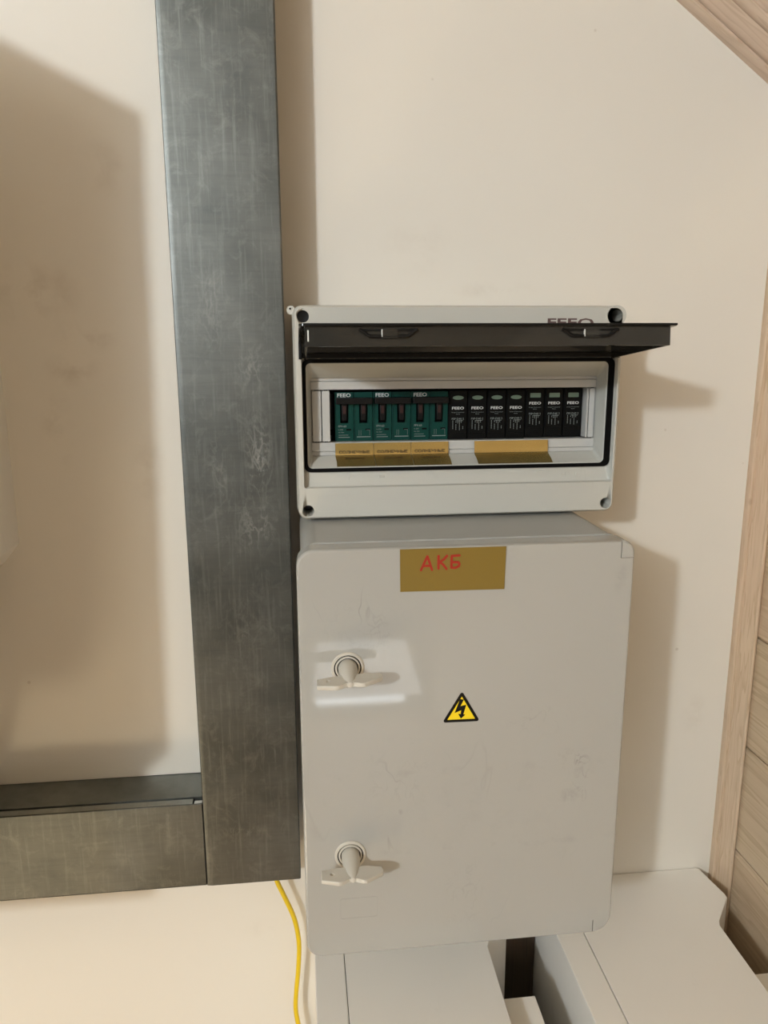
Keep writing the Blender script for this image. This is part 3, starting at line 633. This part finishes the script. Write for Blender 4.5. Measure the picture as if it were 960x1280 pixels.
# ------------------------------------------------------------------ enclosure (lower, large)
en = thing('battery_enclosure', 'large grey plastic enclosure with closed door and two wing handles', 'enclosure', (0.134, 0, -0.5245))
off = Vector((-0.134, 0, 0.5245))
EX0, EX1, EZ0, EZ1 = -0.0010, 0.2680, -0.5200, -0.1545
b = loft([(rr(EX0, EX1, EZ0, EZ1, .014), 0.0), (rr(EX0, EX1, EZ0, EZ1, .014), -0.1740), (rr(EX0 + .002, EX1 - .002, EZ0 + .002, EZ1 - .002, .012), -0.1745), (rr(EX0 + .002, EX1 - .002, EZ0 + .002, EZ1 - .002, .012), -0.0040)], cap0=True, cap1=True)
obj('body', shift(b, off), M['encl'], en)
b = loft([(rr(EX0 - .0012, EX1 + .0012, EZ0 - .001, EZ1 + .0008, .015), -0.1765), (rr(EX0 - .0012, EX1 + .0012, EZ0 - .001, EZ1 + .0008, .015), -0.1800), (rr(EX0 + .004, EX1 - .004, EZ0 + .004, EZ1 - .004, .012), -0.1805), (rr(EX0 + .004, EX1 - .004, EZ0 + .004, EZ1 - .004, .012), -0.1765)], closed=True)
obj('rim', shift(b, off), M['encl'], en)
DX0, DX1, DZ0, DZ1 = -0.0045, 0.2712, -0.5240, -0.1545
g_ = 0.0007; nx1, nz1 = 0.2597, -0.1690; nx2, nz2 = 0.2556, -0.5105
def door_shell(yf):
    def ring(dd): return rr(DX0 + dd, DX1 - dd, DZ0 + dd, DZ1 - dd, (.0135 - dd, .0175 - dd, .0120 - dd, .0140 - dd), 10)
    return loft([(ring(0), -0.1820), (ring(0), yf + .0022), (ring(.0003), yf + .0013), (ring(.0008), yf + .0006), (ring(.0015), yf + .0001), (ring(.0024), yf)], cap0=True, cap1=True)
# the door with a narrow slit at its lower right corner and a notch at its upper right one, taken by the hinge block
d = obj('door', shift(door_shell(-0.2000), off), M['door'], en)
cut = obj('cutter', shift(box(nx1 - g_, DX1 + .01, -0.21, -0.17, nz1 - g_, DZ1 + .01, bm=box(nx2 - .0016, nx2 - .0009, -0.21, -0.17, DZ0 - .01, nz2)), off), None)
cut.location = en.location; bpy.context.view_layer.update(); boolean(d, cut)
hbk = obj('hinge_block', shift(door_shell(-0.1999), off), M['door'], en)
cut = obj('cutter', shift(box(nx1, DX1 + .01, -0.21, -0.17, nz1, DZ1 + .01), off), None)
cut.location = en.location; bpy.context.view_layer.update(); boolean(hbk, cut, 'INTERSECT')
obj('label_field', shift(emboss(0.0250, 0.0577, -0.4875, -0.4672, -0.2000), off), M['door'], d)
# wing handles
def wing_handle(xc, zc, rot):
    P = Vector((xc, 0, zc))
    r_ = lathe((0, 0, 0), [(0.0135, -0.1995), (0.0135, -0.2008), (0.0126, -0.2016), (0.0112, -0.2016), (0.0110, -0.2004), (0.0102, -0.2004), (0.0100, -0.2016), (0.0088, -0.2018), (0.0086, -0.2006), (0.0075, -0.2004)], 40)
    h = obj('handle', shift(shift(r_, P), off), M['handle'], d)
    obj('ring_groove', shift(shift(lathe((0, 0, 0), [(0.01125, -0.2006), (0.0100, -0.2006)], 36), P), off), M['cavity'], h)
    obj('ring_groove', shift(shift(lathe((0, 0, 0), [(0.0089, -0.20065), (0.0070, -0.20065)], 36), P), off), M['cavity'], h)
    hub = lathe((0, 0, 0), [(0.0078, -0.2002), (0.0078, -0.2065), (0.0074, -0.2110), (0.0062, -0.2190), (0.0045, -0.2270), (0.0022, -0.2325), (0.0, -0.2335)], 32)
    obj('hub', shift(shift(hub, P), off), M['handle'], h)
    W = [(-0.0255, -0.2205), (-0.0130, -0.2180), (0.0130, -0.2180), (0.0245, -0.2195), (0.0258, -0.2230), (0.0250, -0.2275), (0.0115, -0.2355), (0.0080, -0.2355), (0.0045, -0.2325), (0.0, -0.2310), (-0.0045, -0.2325), (-0.0080, -0.2360), (-0.0115, -0.2365), (-0.0255, -0.2325)]
    b = bmesh.new(); nn = len(W)
    A = [b.verts.new((p[0], p[1], -0.0019)) for p in W]; B = [b.verts.new((p[0], p[1], 0.0019)) for p in W]
    for i in range(nn): b.faces.new((A[i], A[(i + 1) % nn], B[(i + 1) % nn], B[i]))
    f1 = b.faces.new(A); f2 = b.faces.new(B)
    bmesh.ops.bevel(b, geom=list(set(f1.edges) | set(f2.edges)), offset=0.0008, segments=2, profile=0.5, affect='EDGES')
    bmesh.ops.recalc_face_normals(b, faces=b.faces)
    hx = -0.0165; hy = -0.2262
    wo = obj('wing', b, M['handle'], h)
    hole = obj('cutter', cyl((hx, hy, 0), 0.0019, 0.02, 'z', 16), None)
    bpy.context.view_layer.update(); wo.parent = None; bpy.context.view_layer.update(); boolean(wo, hole); wo.parent = h
    for v in wo.data.vertices:
        c_, s_ = math.cos(rot), math.sin(rot); x_, z_ = v.co.x, v.co.z; v.co.x = c_ * x_ - s_ * z_; v.co.z = s_ * x_ + c_ * z_; v.co += P + off
    return h
wing_handle(0.0345, -0.2535, math.radians(3)); wing_handle(0.0345, -0.4245, math.radians(-1))

# sign plate and warning triangle on the door
sp = thing('sign_plate', 'gold plastic plate with red handwritten letters at top of the door', 'sign', (0.1197, -0.2002, -0.1738))
b = slab([(-0.0424, -0.0170), (0.0423, -0.0180), (0.0428, 0.0176), (-0.0427, 0.0178)], 0.0, -0.0008, 0.0)
obj('plate', b, M['gold2'], sp)
K = Vector((-0.1197, 0.1738)); wd = 0.0019; y_ = -0.0010
def pp(*q): return [(a + K.x, c + K.y) for a, c in q]
b = stroke(pp((0.0938, -0.1734), (0.0962, -0.1680), (0.0988, -0.1622), (0.1006, -0.1675), (0.1026, -0.1734)), wd, y_); b = stroke(pp((0.0955, -0.1700), (0.1012, -0.1700)), wd, y_, b)
b = stroke(pp((0.1078, -0.1622), (0.1078, -0.1726)), wd, y_, b); b = stroke(pp((0.1146, -0.1622), (0.1120, -0.1652), (0.1086, -0.1672), (0.1112, -0.1690), (0.1142, -0.1730)), wd, y_, b)
b = stroke(pp((0.1246, -0.1622), (0.1184, -0.1625), (0.1182, -0.1722), (0.1215, -0.1724), (0.1242, -0.1710), (0.1246, -0.1692), (0.1238, -0.1678), (0.1186, -0.1676)), wd, y_, b)
obj('lettering', b, M['red'], sp)
tr_ = thing('warning_sticker', 'yellow triangular high voltage sticker with black lightning bolt on the door', 'sticker', (0.1288, -0.2001, -0.2975))
def rtri(r, cr, rot=0.0):
    out = []
    for k in range(3):
        a = PI / 2 + k * 2 * PI / 3; cx, cz_ = (r - 2 * cr) * math.cos(a), (r - 2 * cr) * math.sin(a)
        for i in range(7):
            t = a - PI / 3 + i * (2 * PI / 3) / 6; out.append((cx + cr * math.cos(t), cz_ + cr * math.sin(t)))
    return [(x * math.cos(rot) - z_ * math.sin(rot), x * math.sin(rot) + z_ * math.cos(rot)) for x, z_ in out]
obj('black_border', slab(rtri(0.0185, 0.0016, -0.01), 0.0, -0.0002), M['black'], tr_)
obj('yellow_field', slab(rtri(0.0136, 0.0002, -0.01), -0.0002, -0.0003), M['yellow'], tr_)
sc = 0.0287 / 560                                        # bolt traced at the sticker's own scale
bolt = [(440, 365), (505, 378), (450, 490), (545, 470), (500, 635), (530, 645), (460, 710), (415, 625), (455, 630), (462, 562), (355, 605)]
bolt = [((x - 468) * sc, (590 - z_) * sc) for x, z_ in bolt]
obj('bolt_symbol', slab(bolt, -0.0003, -0.0004), M['black'], tr_)

# ------------------------------------------------------------------ battery cabinets on the floor
def battery(x0, label):
    T = -0.624; t = thing('battery_cabinet', label, 'battery cabinet', (x0, 0, FZ))
    H = T - FZ; YFc = -0.345
    W = 0.1815
    def top(pts, z0, z1, bev):
        b = bmesh.new(); A = [b.verts.new((p[0], p[1], z0)) for p in pts]; B = [b.verts.new((p[0], p[1], z1)) for p in pts]; n = len(pts)
        for i in range(n): b.faces.new((A[i], A[(i + 1) % n], B[(i + 1) % n], B[i]))
        b.faces.new(A); f = b.faces.new(B)
        if bev: bmesh.ops.bevel(b, geom=list(f.edges), offset=bev, segments=2, profile=0.5, affect='EDGES')
        return b
    # side shell (left of the seam) and main shell
    obj('side_panel', top([(0.0, -0.001), (0.0302, -0.001), (0.0302, YFc), (0.0, YFc)], 0.0, H, 0.0012), M['white'], t)
    main = [(0.0308, -0.001), (0.2045, -0.001), (0.2080, -0.003), (0.2155, -0.048), (0.2150, -0.0545), (0.1860, -0.0880), (W, -0.0945), (W, YFc), (0.0308, YFc)]
    obj('main_shell', top(main, 0.0, H, 0.0012), M['white'], t)
    obj('seam', top([(0.0300, -0.003), (0.0310, -0.003), (0.0310, YFc + .002), (0.0300, YFc + .002)], 0.01, H - 0.0035, 0), M['black'], t)
    obj('side_ledge', top([(W + .0002, -0.140), (0.2215, -0.140), (0.2215, YFc + .004), (W + .0002, YFc + .004)], 0.05, H - 0.0225, 0.001), M['white'], t)
    return t
battery(0.0025, 'white battery cabinet directly below the grey enclosure, left of the dark gap')
battery(0.2635, 'white battery cabinet in the right corner beside the wooden wall')

wb = obj('wooden_board', box(-0.0215, 0.0215, -0.022, 0.0, 0.0, 0.80, 0.0015), M['darkwood']); wb.location = (0.2408, 0, FZ)  # near-black board added to darken the gap like deep shade
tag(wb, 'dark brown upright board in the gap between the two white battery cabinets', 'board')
# ------------------------------------------------------------------ lift everything to the floor datum
for o in list(bpy.data.objects):
    if o.parent is None: o.location.z += Z0
cam.matrix_world = Matrix.Translation((0, 0, Z0)) @ m
